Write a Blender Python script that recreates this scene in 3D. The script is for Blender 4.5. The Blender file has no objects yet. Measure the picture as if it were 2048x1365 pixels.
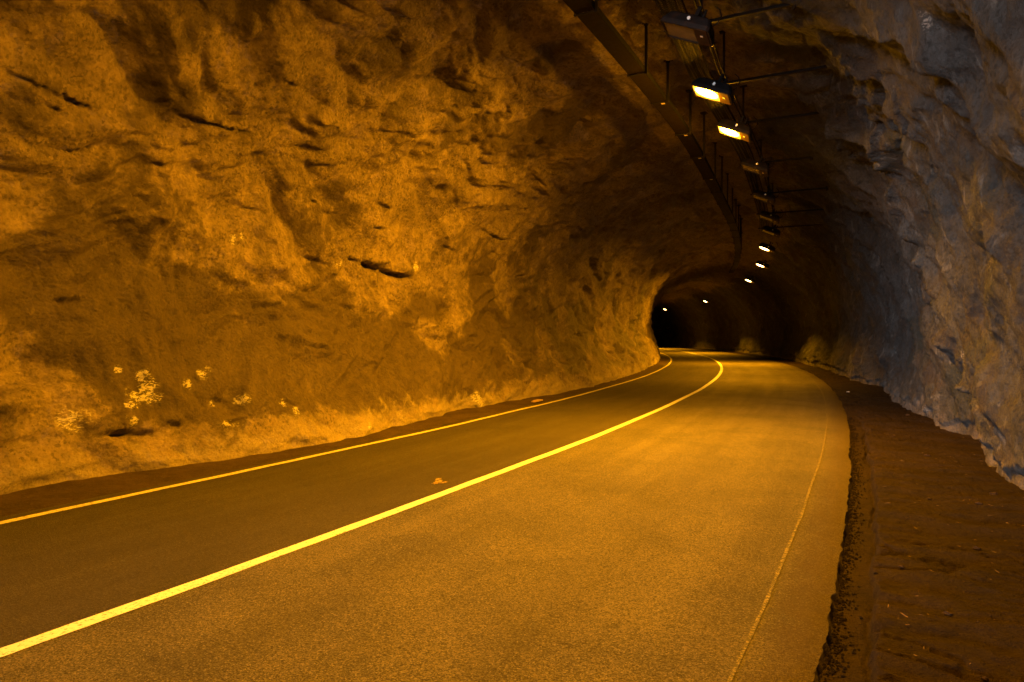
import bpy, math, random
import numpy as np
from mathutils import Vector, Matrix

# ------------------------------------------------------------------ camera, world, sun, exposure
SC = bpy.context.scene
COL = SC.collection
EYE = 1.85
cam_d = bpy.data.cameras.new('camera'); cam = bpy.data.objects.new('camera', cam_d); COL.objects.link(cam)
cam_d.lens = 24.0; cam_d.sensor_width = 36.0; cam_d.clip_start = 0.05; cam_d.clip_end = 800
cam.location = (0, 0, EYE)
cam.rotation_euler = (math.radians(90 - 0.52), 0, 0)
SC.camera = cam
SUN_EL, SUN_AZ = math.radians(4.0), math.radians(200.0)
W = bpy.data.worlds.new('World'); SC.world = W; W.use_nodes = True
wn = W.node_tree; wn.nodes.clear()
sky = wn.nodes.new('ShaderNodeTexSky'); sky.sky_type = 'NISHITA'; sky.sun_disc = False
sky.sun_elevation = SUN_EL; sky.sun_rotation = SUN_AZ
bg = wn.nodes.new('ShaderNodeBackground'); bg.inputs['Strength'].default_value = 0.09
wo = wn.nodes.new('ShaderNodeOutputWorld')
wn.links.new(sky.outputs[0], bg.inputs[0]); wn.links.new(bg.outputs[0], wo.inputs[0])
sd = bpy.data.lights.new('sun', 'SUN'); sd.energy = 5.0; sd.angle = math.radians(14); sd.color = (0.90, 0.94, 1.0)
sun = bpy.data.objects.new('sun', sd); COL.objects.link(sun)
sun.location = (-6, -20, 6)
sun.rotation_euler = Vector((0.70, 0.72, -0.02)).to_track_quat('-Z', 'Y').to_euler()
SC.view_settings.view_transform = 'Standard'; SC.view_settings.look = 'None'
SC.view_settings.exposure = 0.0; SC.view_settings.gamma = 1.0
try: SC.view_settings.use_curve_mapping = False
except Exception: pass
SODIUM = (1.0, 0.375, 0.003)
LAMP_W = 1750.0

# CORE-BEGIN ---------------------------------------------------------- road line and rock bore
DS = 0.05
KS = np.array([-60, -20, 0, 12, 24, 36, 50, 65, 80, 100, 130, 170, 230.])
KT = np.array([0.63, 0.58, 0.535, 0.473, 0.405, 0.327, 0.246, 0.166, 0.088, -0.01, -0.21, -0.52, -1.0])
SS = np.arange(-60, 230, DS)
TH = np.interp(SS, KS, KT)
_k = np.exp(-(np.arange(-100, 101) / 45.0) ** 2); _k /= _k.sum()
TH = np.convolve(np.pad(TH, 100, mode='edge'), _k, mode='valid')
i0 = int(round(60 / DS))
PX = np.cumsum(np.sin(TH)) * DS; PX += -5.247 - PX[i0]
PY = np.cumsum(np.cos(TH)) * DS; PY += 0.0 - PY[i0]

def spine(s):
    s = np.asarray(s, float)
    return np.interp(s, SS, PX), np.interp(s, SS, PY), np.interp(s, SS, TH)

def road_xy(s, u):
    x, y, t = spine(s)
    return x + u * np.cos(t), y - u * np.sin(t)

def to_su(X, Y):
    i = int(np.argmin((PX - X) ** 2 + (PY - Y) ** 2))
    return float(SS[i]), float((X - PX[i]) * math.cos(TH[i]) - (Y - PY[i]) * math.sin(TH[i]))

# permutation gradient noise, vectorised
_rng = np.random.RandomState(7)
_perm = _rng.permutation(512).astype(np.int32)
_perm = np.concatenate([_perm, _perm, _perm])
_grad = _rng.normal(size=(512, 3)); _grad /= np.linalg.norm(_grad, axis=1)[:, None]
_grad = _grad.astype(np.float32)

def perlin(x, y, z):
    x = np.asarray(x, np.float32); y = np.asarray(y, np.float32); z = np.broadcast_to(np.asarray(z, np.float32), x.shape)
    xi = np.floor(x).astype(np.int32); yi = np.floor(y).astype(np.int32); zi = np.floor(z).astype(np.int32)
    xf = x - xi; yf = y - yi; zf = z - zi
    def fade(t): return t * t * t * (t * (t * 6 - 15) + 10)
    u, v, w = fade(xf), fade(yf), fade(zf)
    out = 0
    for dx in (0, 1):
        a = _perm[(xi + dx) & 511]
        for dy in (0, 1):
            b = _perm[(a + yi + dy) & 511]
            for dz in (0, 1):
                g = _grad[_perm[(b + zi + dz) & 511]]
                d = g[..., 0] * (xf - dx) + g[..., 1] * (yf - dy) + g[..., 2] * (zf - dz)
                out = out + d * (u if dx else 1 - u) * (v if dy else 1 - v) * (w if dz else 1 - w)
    return out * 1.5

def fbm(x, y, z, octv=4, gain=0.5):
    a, o, f = 1.0, 0, 1.0
    for k in range(octv):
        o = o + a * perlin(x * f, y * f, np.asarray(z) * f + 17.3 * k); a *= gain; f *= 2.03
    return o

def sstep(a, b, x):
    t = np.clip((x - a) / (b - a), 0, 1); return t * t * (3 - 2 * t)

# cross section: (across, height) from the left foot over the crown to the right foot
PROF = np.array([(-4.15, -0.25), (-4.25, 0.5), (-4.62, 1.6), (-4.78, 2.8), (-4.5, 4.1), (-3.65, 5.4), (-2.2, 6.45),
                 (-0.5, 7.0), (1.2, 7.08), (2.7, 6.7), (4.0, 5.9), (5.0, 4.7), (5.55, 3.3), (5.85, 2.0), (6.0, 0.8), (5.95, -0.25)])
def _catmull(P, n=60):
    out = []
    Q = np.vstack([2 * P[0] - P[1], P, 2 * P[-1] - P[-2]])
    for i in range(1, len(Q) - 2):
        p0, p1, p2, p3 = Q[i - 1], Q[i], Q[i + 1], Q[i + 2]
        t = np.linspace(0, 1, n, endpoint=False)[:, None]
        out.append(0.5 * (2 * p1 + (p2 - p0) * t + (2 * p0 - 5 * p1 + 4 * p2 - p3) * t ** 2 + (3 * p1 - p0 - 3 * p2 + p3) * t ** 3))
    return np.vstack(out + [P[-1:]])
_pf = _catmull(PROF)
_al = np.concatenate([[0], np.cumsum(np.linalg.norm(np.diff(_pf, axis=0), axis=1))])
ARC = float(_al[-1])
def prof(t):
    u = np.interp(t, _al, _pf[:, 0]); z = np.interp(t, _al, _pf[:, 1])
    e = 0.05
    du = np.interp(t + e, _al, _pf[:, 0]) - np.interp(t - e, _al, _pf[:, 0])
    dz = np.interp(t + e, _al, _pf[:, 1]) - np.interp(t - e, _al, _pf[:, 1])
    l = np.hypot(du, dz)
    return u, z, dz / l, -du / l          # normal pointing into the bore
FL_S = np.array([-60, 0, 6, 8, 9.5, 12, 14, 16.5, 18, 22, 25, 31, 43, 60, 230.])
FL_U = np.array([-4.3, -4.3, -4.35, -4.2, -3.95, -3.72, -3.92, -4.28, -4.2, -3.9, -3.7, -3.74, -3.95, -4.0, -4.0])
FR_S = np.array([-60, 8, 12.5, 14, 16, 18.3, 23.5, 28, 32, 42, 60, 230.])
FR_U = np.array([6.1, 6.1, 5.99, 5.86, 6.02, 5.78, 5.5, 5.65, 5.25, 5.15, 5.3, 5.3])
def base(s, t):
    u, z, nu, nz = prof(t)
    lf = 1 - sstep(0.0, 2.6, t); rf = 1 - sstep(0.0, 3.0, ARC - t)
    u = u + lf * (np.interp(s, FL_S, FL_U) + 4.18) + rf * (np.interp(s, FR_S, FR_U) - 5.97)
    return u, z, nu, nz
# CORE-END

# features of the rock, metres along the road (s) and round the section (t)
#F0
FEATURES = [
    ('ledge', 0.1, 0.22, [(12.84,3.71),(13.64,3.66),(14.56,3.54),(15.68,3.45)]),
    ('ledge', 0.09, 0.12, [(6.48,5.04),(6.68,5.01),(6.96,5.01),(7.24,5.01)]),
    ('ledge', 0.08, 0.09, [(6.44,5.29),(6.76,5.25),(7.12,5.18),(7.64,5.08)]),
    ('ledge', 0.08, 0.11, [(8.4,5.39),(8.96,5.39),(9.48,5.41),(9.92,5.41)]),
    ('ledge', 0.1, 0.15, [(7.6,0.86),(8.04,0.82),(8.56,0.82)]),
    ('dimple', 0.16, 0.1, [(8.2,5.5)]),
    ('dimple', 0.22, 0.16, [(8.76,7.18)]),
    ('dimple', 0.22, 0.12, [(13.6,6.06)]),
    ('dimple', 0.12, 0.12, [(15.08,5.53)]),
    ('dimple', 0.1, 0.08, [(11.32,5.15)]),
    ('dimple', 0.15, 0.07, [(12.04,6.57)]),
    ('dimple', 0.2, 0.1, [(18.8,6.69)]),
    ('ledge', 0.055, 0.065, [(11.44,4.64),(11.84,4.64)]),
    ('ledge', 0.055, 0.065, [(11.88,4.48),(12.52,4.48)]),
    ('ledge', 0.055, 0.065, [(13.24,4.92),(13.88,4.92)]),
    ('ledge', 0.055, 0.065, [(17.68,4.99),(18.96,4.87),(20.56,5.04)]),
    ('ledge', 0.055, 0.065, [(15.8,4.55),(16.52,4.5)]),
    ('ledge', 0.055, 0.065, [(13.24,4.41),(14.08,4.43)]),
    ('ledge', 0.055, 0.065, [(18.88,4.48),(19.56,4.41)]),
    ('ledge', 0.055, 0.065, [(8.44,4.64),(8.68,4.64)]),
    ('ledge', 0.055, 0.065, [(10.0,4.29),(10.56,4.27)]),
    ('ledge', 0.055, 0.065, [(11.76,3.64),(12.56,3.5)]),
    ('ledge', 0.055, 0.065, [(16.24,4.34),(17.04,4.27)]),
    ('ledge', 0.055, 0.065, [(17.92,6.88),(19.2,6.74),(19.44,6.25)]),
    ('ledge', 0.055, 0.065, [(9.4,1.24),(9.96,1.12)]),
    ('ledge', 0.055, 0.065, [(9.44,0.84),(9.88,0.84)]),
    ('ledge', 0.055, 0.065, [(17.56,2.14),(18.08,2.14)]),
    ('ledge', 0.055, 0.065, [(20.16,2.38),(21.08,2.42)]),
    ('ledge', 0.055, 0.065, [(25.96,2.17),(28.08,2.26)]),
    ('ledge', 0.055, 0.065, [(10.56,1.07),(10.92,0.96)]),
    ('ledge', 0.055, 0.065, [(7.28,2.61),(7.8,2.68)]),
    ('ledge', 0.055, 0.065, [(7.28,4.52),(7.56,4.55),(7.72,4.71)]),
    ('ledge', 0.055, 0.065, [(9.76,6.48),(10.4,6.43)]),
    ('ledge', 0.055, 0.065, [(20.84,3.82),(21.84,4.15)]),
    ('ledge', 0.055, 0.065, [(8.52,0.91),(9.04,0.82)]),
    ('ledge', 0.055, 0.065, [(11.48,2.01),(12.2,1.89)]),
    ('ledge', 0.055, 0.065, [(12.72,0.02),(13.44,0.0)]),
    ('dimple', 0.35, 0.1, [(6.96,3.1)]),
    ('dimple', 0.35, 0.12, [(7.0,1.96)]),
    ('dimple', 0.3, 0.1, [(7.12,1.47)]),
    ('dimple', 0.3, 0.1, [(13.0,2.38)]),
    ('dimple', 0.3, 0.1, [(9.68,1.03)]),
    ('dimple', 0.4, 0.08, [(10.48,6.36)]),
    ('dimple', 0.4, 0.15, [(16.64,8.7)]),
    ('dimple', 0.35, 0.1, [(10.36,5.01)]),
    ('dimple', 0.3, 0.1, [(18.6,2.59)]),
    ('dimple', 0.4, 0.1, [(8.32,2.96)]),
    ('bulge', 0.4, 0.12, [(9.56,5.92)]),
    ('bulge', 0.35, 0.1, [(11.44,5.57)]),
    ('bulge', 0.35, 0.12, [(12.88,6.62)]),
    ('bulge', 0.5, 0.12, [(8.44,3.94)]),
    ('bulge', 0.4, 0.1, [(10.96,3.92)]),
    ('bulge', 0.5, 0.12, [(7.48,2.45)]),
    ('bulge', 0.45, 0.12, [(8.88,2.4)]),
    ('bulge', 0.3, 0.1, [(14.16,4.22)]),
    ('bulge', 0.4, 0.1, [(11.44,2.98)]),
    ('bulge', 0.4, 0.1, [(17.0,3.31)]),
    ('bulge', 0.4, 0.12, [(20.76,6.18)]),
    ('bulge', 0.35, 0.1, [(9.8,3.05)]),
    ('stain', 0.38, 0.9, [(12.88,2.47)]),
    ('stain', 0.4, 0.8, [(13.16,1.98)]),
    ('stain', 0.38, 1, [(22.68,3.8)]),
    ('stain', 0.35, 0.8, [(20.48,5.39)]),
    ('stain', 0.4, 0.9, [(23.64,3.03)]),
    ('stain', 0.5, 0.7, [(15.2,1.59)]),
    ('stain', 0.5, 0.6, [(10.72,1.4)]),
    ('stain', 0.5, 0.7, [(12.2,1.21)]),
    ('stain', 0.5, 0.8, [(17.2,1.26)]),
    ('stain', 0.4, 0.7, [(18.68,0.63)]),
    ('stain', 0.5, 0.6, [(10.04,1.94)]),
    ('stain', 0.4, 0.9, [(9.52,1.07)]),
    ('stain', 0.5, 0.5, [(7.88,1.98)]),
    ('stain', 0.5, 1, [(8.68,7.18)]),
    ('stain', 0.5, 0.6, [(6.8,5.01)]),
    ('stain', 0.5, 0.6, [(8.48,5.55)]),
    ('stain', 0.6, 1, [(16.64,8.7)]),
    ('stain', 0.4, 0.6, [(9.04,1.35)]),
    ('stain', 0.6, 0.7, [(7.08,2.87)]),
    ('stain', 1, 0.7, [(29.8,4.52)]),
    ('stain', 0.7, 0.6, [(13.64,9.37)]),
    ('pale', 0.09, 1, [(10.0,3.73)]),
    ('pale', 0.07, 0.8, [(10.2,3.8)]),
    ('pale', 0.11, 1.2, [(15.4,3.73)]),
    ('pale', 0.06, 1.2, [(8.08,1.7)]),
    ('pale', 0.09, 1.2, [(8.4,1.59)]),
    ('pale', 0.11, 1.3, [(8.48,1.45)]),
    ('pale', 0.09, 1.1, [(9.36,1.59)]),
    ('pale', 0.06, 1, [(9.48,1.66)]),
    ('pale', 0.09, 1.1, [(9.08,1.45)]),
    ('pale', 0.08, 1.3, [(9.92,1.14)]),
    ('pale', 0.07, 1.2, [(10.6,1.0)]),
    ('pale', 0.09, 1, [(10.76,0.86)]),
    ('pale', 0.2, 0.9, [(7.4,1.1)]),
    ('pale', 0.1, 0.9, [(8.08,0.96)]),
    ('pale', 0.06, 1, [(9.44,1.14)]),
    ('pale', 0.06, 0.8, [(22.76,5.57)]),
    ('pale', 0.06, 0.9, [(20.68,4.36)]),
    ('pale', 0.12, 0.8, [(12.4,0.4)]),
    ('pale', 0.07, 1, [(12.72,3.59)]),
    ('pale', 0.05, 1, [(12.6,3.54)]),
    ('pale', 0.08, 0.6, [(27.0,4.29)]),
    ('pale', 0.1, 1.3, [(8.0,1.38),(8.32,1.31),(8.68,1.31)]),
    ('pale', 0.08, 1.3, [(7.96,1.19),(8.2,1.21),(8.36,1.12)]),
    ('pale', 0.06, 1.1, [(9.24,0.79),(9.6,0.79),(9.92,0.72)]),
    ('pale', 0.1, 0.8, [(7.28,1.07),(7.56,1.05),(7.72,0.96)]),
    ('pale', 0.03, 1, [(14.72,4.5),(14.6,4.06)]),
    ('pale', 0.05, 1, [(17.48,4.5),(17.52,4.24)]),
    ('pale', 0.06, 0.9, [(20.84,4.29),(20.8,3.75)]),
    ('pale', 0.22, 0.8, [(16.4,0.56),(17.6,0.49),(18.6,0.37)]),
    ('pale', 0.15, 0.7, [(11.88,0.49),(12.48,0.4)]),
    ('ridge', 0.22, 0.3, [(13.36,13.92),(14.08,14.18),(15.36,14.5),(17.76,14.55),(19.04,15.2),(19.28,16.11)]),
    ('ridge', 0.2, 0.34, [(12.12,14.53),(13.64,14.94),(14.92,15.5),(16.4,16.34),(16.48,17.3),(16.36,18.33),(15.76,19.03),(14.84,19.54)]),
    ('crease', 0.16, 0.16, [(11.44,15.08),(13.2,15.36),(15.12,16.25),(15.36,17.6),(14.16,18.77)]),
    ('crease', 0.05, 0.16, [(17.44,19.37),(15.4,19.82),(13.2,20.03),(12.36,20.26)]),
    ('crease', 0.05, 0.14, [(19.12,17.98),(17.24,18.56),(16.92,18.77)]),
    ('crease', 0.09, 0.16, [(15.52,14.36),(17.8,14.18),(18.84,14.46),(17.24,15.06)]),
    ('dimple', 0.35, 0.2, [(11.28,18.19)]),
    ('dimple', 0.25, 0.15, [(12.12,17.95)]),
    ('crease', 0.12, 0.1, [(13.04,17.86),(11.04,18.28)]),
    ('bulge', 0.5, 0.22, [(11.16,17.56)]),
    ('bulge', 0.5, 0.2, [(10.72,16.65)]),
    ('bulge', 0.45, 0.18, [(10.08,15.97)]),
    ('bulge', 0.4, 0.22, [(16.12,19.12)]),
    ('bulge', 0.4, 0.2, [(20.04,20.1)]),
    ('bulge', 0.4, 0.2, [(12.88,19.68)]),
    ('ridge', 0.14, 0.2, [(24.36,13.85),(24.56,15.39),(23.8,16.97),(21.76,18.47),(20.28,19.65)]),
    ('ridge', 0.12, 0.18, [(16.96,18.58),(14.96,19.7),(13.56,20.42)]),
    ('crease', 0.12, 0.2, [(19.0,18.96),(18.52,19.77),(17.84,20.52)]),
    ('crease', 0.12, 0.2, [(24.04,18.42),(24.16,19.56),(22.92,20.45)]),
    ('ridge', 0.1, 0.15, [(20.28,17.56),(20.16,18.51),(19.72,19.19)]),
    ('crease', 0.07, 0.12, [(13.88,13.8),(16.2,14.29)]),
    ('crease', 0.06, 0.1, [(12.16,15.39),(13.08,16.27),(14.24,16.95)]),
    ('ridge', 0.1, 0.14, [(24.24,12.64),(28.2,14.04),(30.9,16.69),(29.12,19.03)]),
    ('crease', 0.05, 0.1, [(24.0,14.92),(23.68,16.23)]),
    ('pale', 0.1, 0.9, [(9.76,15.85)]),
    ('pale', 0.2, 0.8, [(14.68,19.3)]),
    ('pale', 0.2, 0.7, [(19.6,20.61)]),
]
#F1

def grid_rings():
    s = [-6.0]
    while s[-1] < 200:
        x = s[-1]
        d = max(abs(x - 1), 0.1) if x > 1 else 8
        step = 0.0042 * max(d, 6.5) if x > 2.5 else 0.12
        s.append(x + min(step, 0.5))
    return np.array(s)
RS = grid_rings()
NT = 660
RT = np.linspace(0, ARC, NT)

def seg_feature(S, T, pts, w):
    """signed distance to a polyline and taper along it"""
    best = np.full(S.shape, 1e9, np.float32); sg = np.zeros(S.shape, np.float32); al = np.zeros(S.shape, np.float32)
    pts = np.array(pts, float)
    L = np.concatenate([[0], np.cumsum(np.linalg.norm(np.diff(pts, axis=0), axis=1))])
    for k in range(len(pts) - 1):
        a, b = pts[k], pts[k + 1]; d = b - a; l2 = max((d @ d), 1e-9)
        q = np.clip(((S - a[0]) * d[0] + (T - a[1]) * d[1]) / l2, 0, 1)
        ex = S - a[0] - q * d[0]; ey = T - a[1] - q * d[1]
        r = np.hypot(ex, ey); m = r < best
        best[m] = r[m]
        sg[m] = np.sign(d[0] * ey - d[1] * ex)[m]
        al[m] = ((L[k] + q * (L[k + 1] - L[k])) / max(L[-1], 1e-6))[m]
    return best, sg, al

S2, T2 = np.meshgrid(RS, RT, indexing='ij')
S2 = S2.astype(np.float32); T2 = T2.astype(np.float32)
def build_disp():
    S, T = S2, T2
    tr = ARC - T
    right = sstep(ARC * 0.56, ARC * 0.70, T)          # how much this is the folded right flank
    left = 1 - right
    D = np.zeros(S.shape, np.float32)
    # warp
    wx = perlin(S * 0.45, T * 0.45, 3.1) ; wy = perlin(S * 0.45, T * 0.45, 9.7)
    a = S + 0.7 * wx; b = T + 0.7 * wy
    # broad undulation
    D += 0.17 * perlin(a * 0.33, b * 0.40, 1.0)
    # left: lumpy sprayed concrete, elongated lumps
    lumps = perlin(a * 0.75, b * 1.05 + 0.2 * a, 5.0)
    lumps2 = perlin(a * 1.7 + 4, b * 2.2 - 0.5 * a, 8.0)
    lumps3 = perlin(a * 3.7 + 1, b * 4.4, 12.0)
    folds = 1 - np.abs(perlin(a * 0.55 + 0.25 * b, b * 1.5 - 0.55 * a, 21.0)) * 2
    D += left * (0.15 * lumps + 0.10 * lumps2 + 0.042 * lumps3 + 0.03 * np.clip(folds, -0.2, 1) ** 2)
    billow = lambda n: np.minimum(np.abs(n) * 2.6, 1.0)
    D += left * (0.12 * billow(perlin(a * 0.42 + 7, b * 0.95 + 0.2 * a, 23.0)) + 0.060 * billow(perlin(a * 1.0 + 3, b * 1.9 - 0.3 * a, 27.0)) + 0.022 * billow(perlin(a * 3.1, b * 3.6, 29.0)) - 0.12)
    # sharp small ledges scattered
    r1 = perlin(a * 1.3, b * 3.0 + 0.8 * a, 31.0); r2 = perlin(a * 0.6, b * 0.6, 33.0)
    led = np.clip(1 - np.abs(r1) * 16, 0, 1) * sstep(0.12, 0.45, r2)
    D -= left * 0.030 * led
    # right: draped folds running down and towards the portal
    q1 = (S * 0.80 + T * 0.50); q2 = (-S * 0.50 + T * 0.80)        # q1 across the folds, q2 along them
    n1 = perlin(q1 * 0.55 + 0.5 * wx, q2 * 0.16, 41.0)
    n2 = perlin(q1 * 1.25 + 0.8 * wy, q2 * 0.36 + wx, 43.0)
    n3 = perlin(q1 * 2.6 + 0.8 * wx, q2 * 0.9, 47.0)
    rid = lambda n: (1 - np.abs(n) * 2.2)
    far = sstep(16, 34, S)
    nr = 0.75 + 0.35 * sstep(12, 17, S)
    D += right * nr * (0.30 * rid(n1) + 0.19 * rid(n2) * (0.55 + 0.6 * n1) + 0.075 * rid(n3) - 0.18)
    D += right * 0.030 * rid(perlin(q1 * 5.0 + wx, q2 * 2.2, 49.0))
    D += right * (0.05 * lumps2 + 0.020 * lumps3)
    # ceiling: ripples across the bore
    ceil = sstep(ARC * .24, ARC * .36, T) * (1 - sstep(ARC * .60, ARC * .72, T))
    D += ceil * 0.07 * rid(perlin(a * 1.0 + 0.2 * b, b * 0.35, 51.0))
    D += (0.035 * perlin(a * 1.1, b * 0.5, 57.0) + 0.09 * far * rid(perlin(a * 0.5, b * 0.22, 59.0)))
    # grain down to a few centimetres
    D += 0.014 * perlin(S * 8.5, T * 8.5, 61.0) + 0.008 * perlin(S * 15, T * 15, 67.0)
    stain = np.zeros(S.shape, np.float32); pale = np.zeros(S.shape, np.float32)
    for kind, w, amp, pts in FEATURES:
        pts = np.array(pts, float)
        i0_ = np.searchsorted(RS, pts[:, 0].min() - 4 * w); i1_ = np.searchsorted(RS, pts[:, 0].max() + 4 * w)
        j0_ = max(0, int((pts[:, 1].min() - 4 * w) / ARC * NT)); j1_ = min(NT, int((pts[:, 1].max() + 4 * w) / ARC * NT) + 1)
        if i1_ <= i0_ or j1_ <= j0_: continue
        sl = (slice(i0_, i1_), slice(j0_, j1_))
        s_, t_ = S[sl], T[sl]
        jt = 0.55 * w * perlin(s_ / w * 0.9, t_ / w * 0.9, 71.0)
        if len(pts) == 1:
            r = np.hypot(s_ - pts[0, 0], t_ - pts[0, 1]) + jt
            g = np.exp(-(r / w) ** 2)
            if kind == 'dimple': D[sl] -= amp * g
            elif kind == 'stain': stain[sl] += amp * g
            elif kind == 'pale': pale[sl] = np.maximum(pale[sl], amp * g)
            elif kind == 'bulge': D[sl] += amp * g
            continue
        r, sg, al = seg_feature(s_, t_, pts, w)
        tp = np.clip(np.minimum(al, 1 - al) * 2.6 + 0.10, 0, 1) * np.clip(0.75 + 1.1 * perlin(s_ * 2.5, t_ * 2.5, 73.0), 0.15, 1.2) * np.where((al <= 0) | (al >= 1), np.exp(-(r / w) ** 2), 1)
        d = (r * sg + jt) / w
        if kind == 'crease': D[sl] -= amp * np.exp(-d * d) * tp
        elif kind == 'ridge': D[sl] += amp * np.exp(-np.abs(d) * 1.3) * tp
        elif kind == 'ledge':       # rock stands proud above the line and is cut back below it
            up = np.where(d > 0, d * np.exp(-(d / 1.8) ** 2) * 1.0 + np.exp(-(d / 1.1) ** 2) * 0.5, -1.3 * np.exp(-(d / 0.7) ** 2) + 0.0)
            k_ = sstep(-0.10, 0.14, d)
            up = k_ * np.where(d > 0, up, 0.5) + (1 - k_) * np.where(d < 0, up, -1.3)
            D[sl] += 0.8 * amp * up * tp
        elif kind == 'stain': stain[sl] += amp * np.exp(-d * d) * tp
        elif kind == 'pale': pale[sl] = np.maximum(pale[sl], amp * np.exp(-d * d) * tp)
    # foot of the right wall: the sprayed skin ends in a ragged hem above the dirt
    hem = 0.30 + 0.20 * perlin(S * 1.7, S * 0 + 0.5, 81.0) + 0.10 * perlin(S * 5.5, S * 0 + 0.5, 83.0)
    hz = (tr - 0.25)
    D -= 0.13 * (1 - sstep(hem - 0.05, hem + 0.03, hz)) * sstep(ARC * .7, ARC * .8, T)
    # foot of the left wall
    heml = 0.10 + 0.10 * perlin(S * 2.1, S * 0 + 0.5, 87.0) + 0.05 * perlin(S * 9, S * 0 + 0.5, 88.0)
    D -= 0.035 * (1 - sstep(heml - 0.02, heml + 0.02, T - 0.25)) * (1 - sstep(1, 2, T))
    # keep the feet where the road leaves room for them
    stain += 0.60 * sstep(0.5, 1.1, T) * (1 - sstep(2.6, 4.0, T)) * sstep(-.35, .35, perlin(S * .5, T * .8, 97.0)) + 0.55 * sstep(.0, .45, perlin(S * .45, T * .6, 98.0)) + 0.25 * sstep(.1, .4, perlin(S * 1.2, T * 1.6, 99.0))
    foot = np.clip((1.0 - T) / 0.9, 0, 1) + np.clip((1.0 - tr) / 0.9, 0, 1)
    D *= 1 - 0.55 * foot
    stain += 0.24 * sstep(0.5, 1.2, T + 0.3 * lumps) * (1 - sstep(2.6, 3.9, T + 0.8 * lumps)) * (1 - sstep(24, 30, S))
    return D, stain, pale
D, STAIN, PALE = build_disp()
bu, bz, nu, nz = base(S2, T2)
GU = bu + D * nu; GZ = bz + D * nz
sx, sy, sth = spine(S2)
GX = sx + GU * np.cos(sth); GY = sy - GU * np.sin(sth)
P3 = np.stack([GX, GY, GZ], -1).astype(np.float32)
# smooth normals of the whole bore, so the seams between wall and ceiling stay invisible
dS = np.gradient(P3, axis=0); dT = np.gradient(P3, axis=1)
NRM = np.cross(dS, dT); NRM /= np.linalg.norm(NRM, axis=-1, keepdims=True) + 1e-9
cx = np.stack([sx - GX, sy - GY, 3.0 - GZ], -1)
FLIP = float(np.mean((NRM * cx).sum(-1))) < 0
if FLIP: NRM = -NRM

# ------------------------------------------------------------------ helpers
def tag(o, label=None, cat=None, group=None, kind=None):
    if label: o['label'] = label
    if cat: o['category'] = cat
    if group: o['group'] = group
    if kind: o['kind'] = kind
    return o

def mesh_np(name, V, F, mat=None, parent=None, smooth=True):
    me = bpy.data.meshes.new(name)
    V = np.asarray(V, np.float32).reshape(-1, 3); F = np.asarray(F, np.int32)
    me.vertices.add(len(V)); me.vertices.foreach_set('co', V.ravel())
    n = F.shape[1]
    me.loops.add(F.size); me.loops.foreach_set('vertex_index', F.ravel())
    me.polygons.add(len(F)); me.polygons.foreach_set('loop_start', np.arange(len(F), dtype=np.int32) * n)
    me.polygons.foreach_set('loop_total', np.full(len(F), n, np.int32))
    me.polygons.foreach_set('use_smooth', np.full(len(F), smooth))
    me.update(calc_edges=True)
    if mat: me.materials.append(mat)
    o = bpy.data.objects.new(name, me); COL.objects.link(o)
    if parent: o.parent = parent
    return o

def grid_faces(ni, nj, flip=False):
    i, j = np.meshgrid(np.arange(ni - 1), np.arange(nj - 1), indexing='ij')
    a = (i * nj + j).ravel()
    F = np.stack([a, a + nj, a + nj + 1, a + 1], -1)
    return F[:, ::-1] if flip else F

def set_col(me, name, arr):
    at = me.color_attributes.new(name, 'FLOAT_COLOR', 'POINT')
    rgba = np.ones((len(arr), 4), np.float32); rgba[:, :arr.shape[1]] = arr
    at.data.foreach_set('color', rgba.ravel())

def set_uv(me, uv):
    at = me.attributes.new('road_uv', 'FLOAT_VECTOR', 'POINT')
    v = np.zeros((len(uv), 3), np.float32); v[:, :2] = uv
    at.data.foreach_set('vector', v.ravel())

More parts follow.
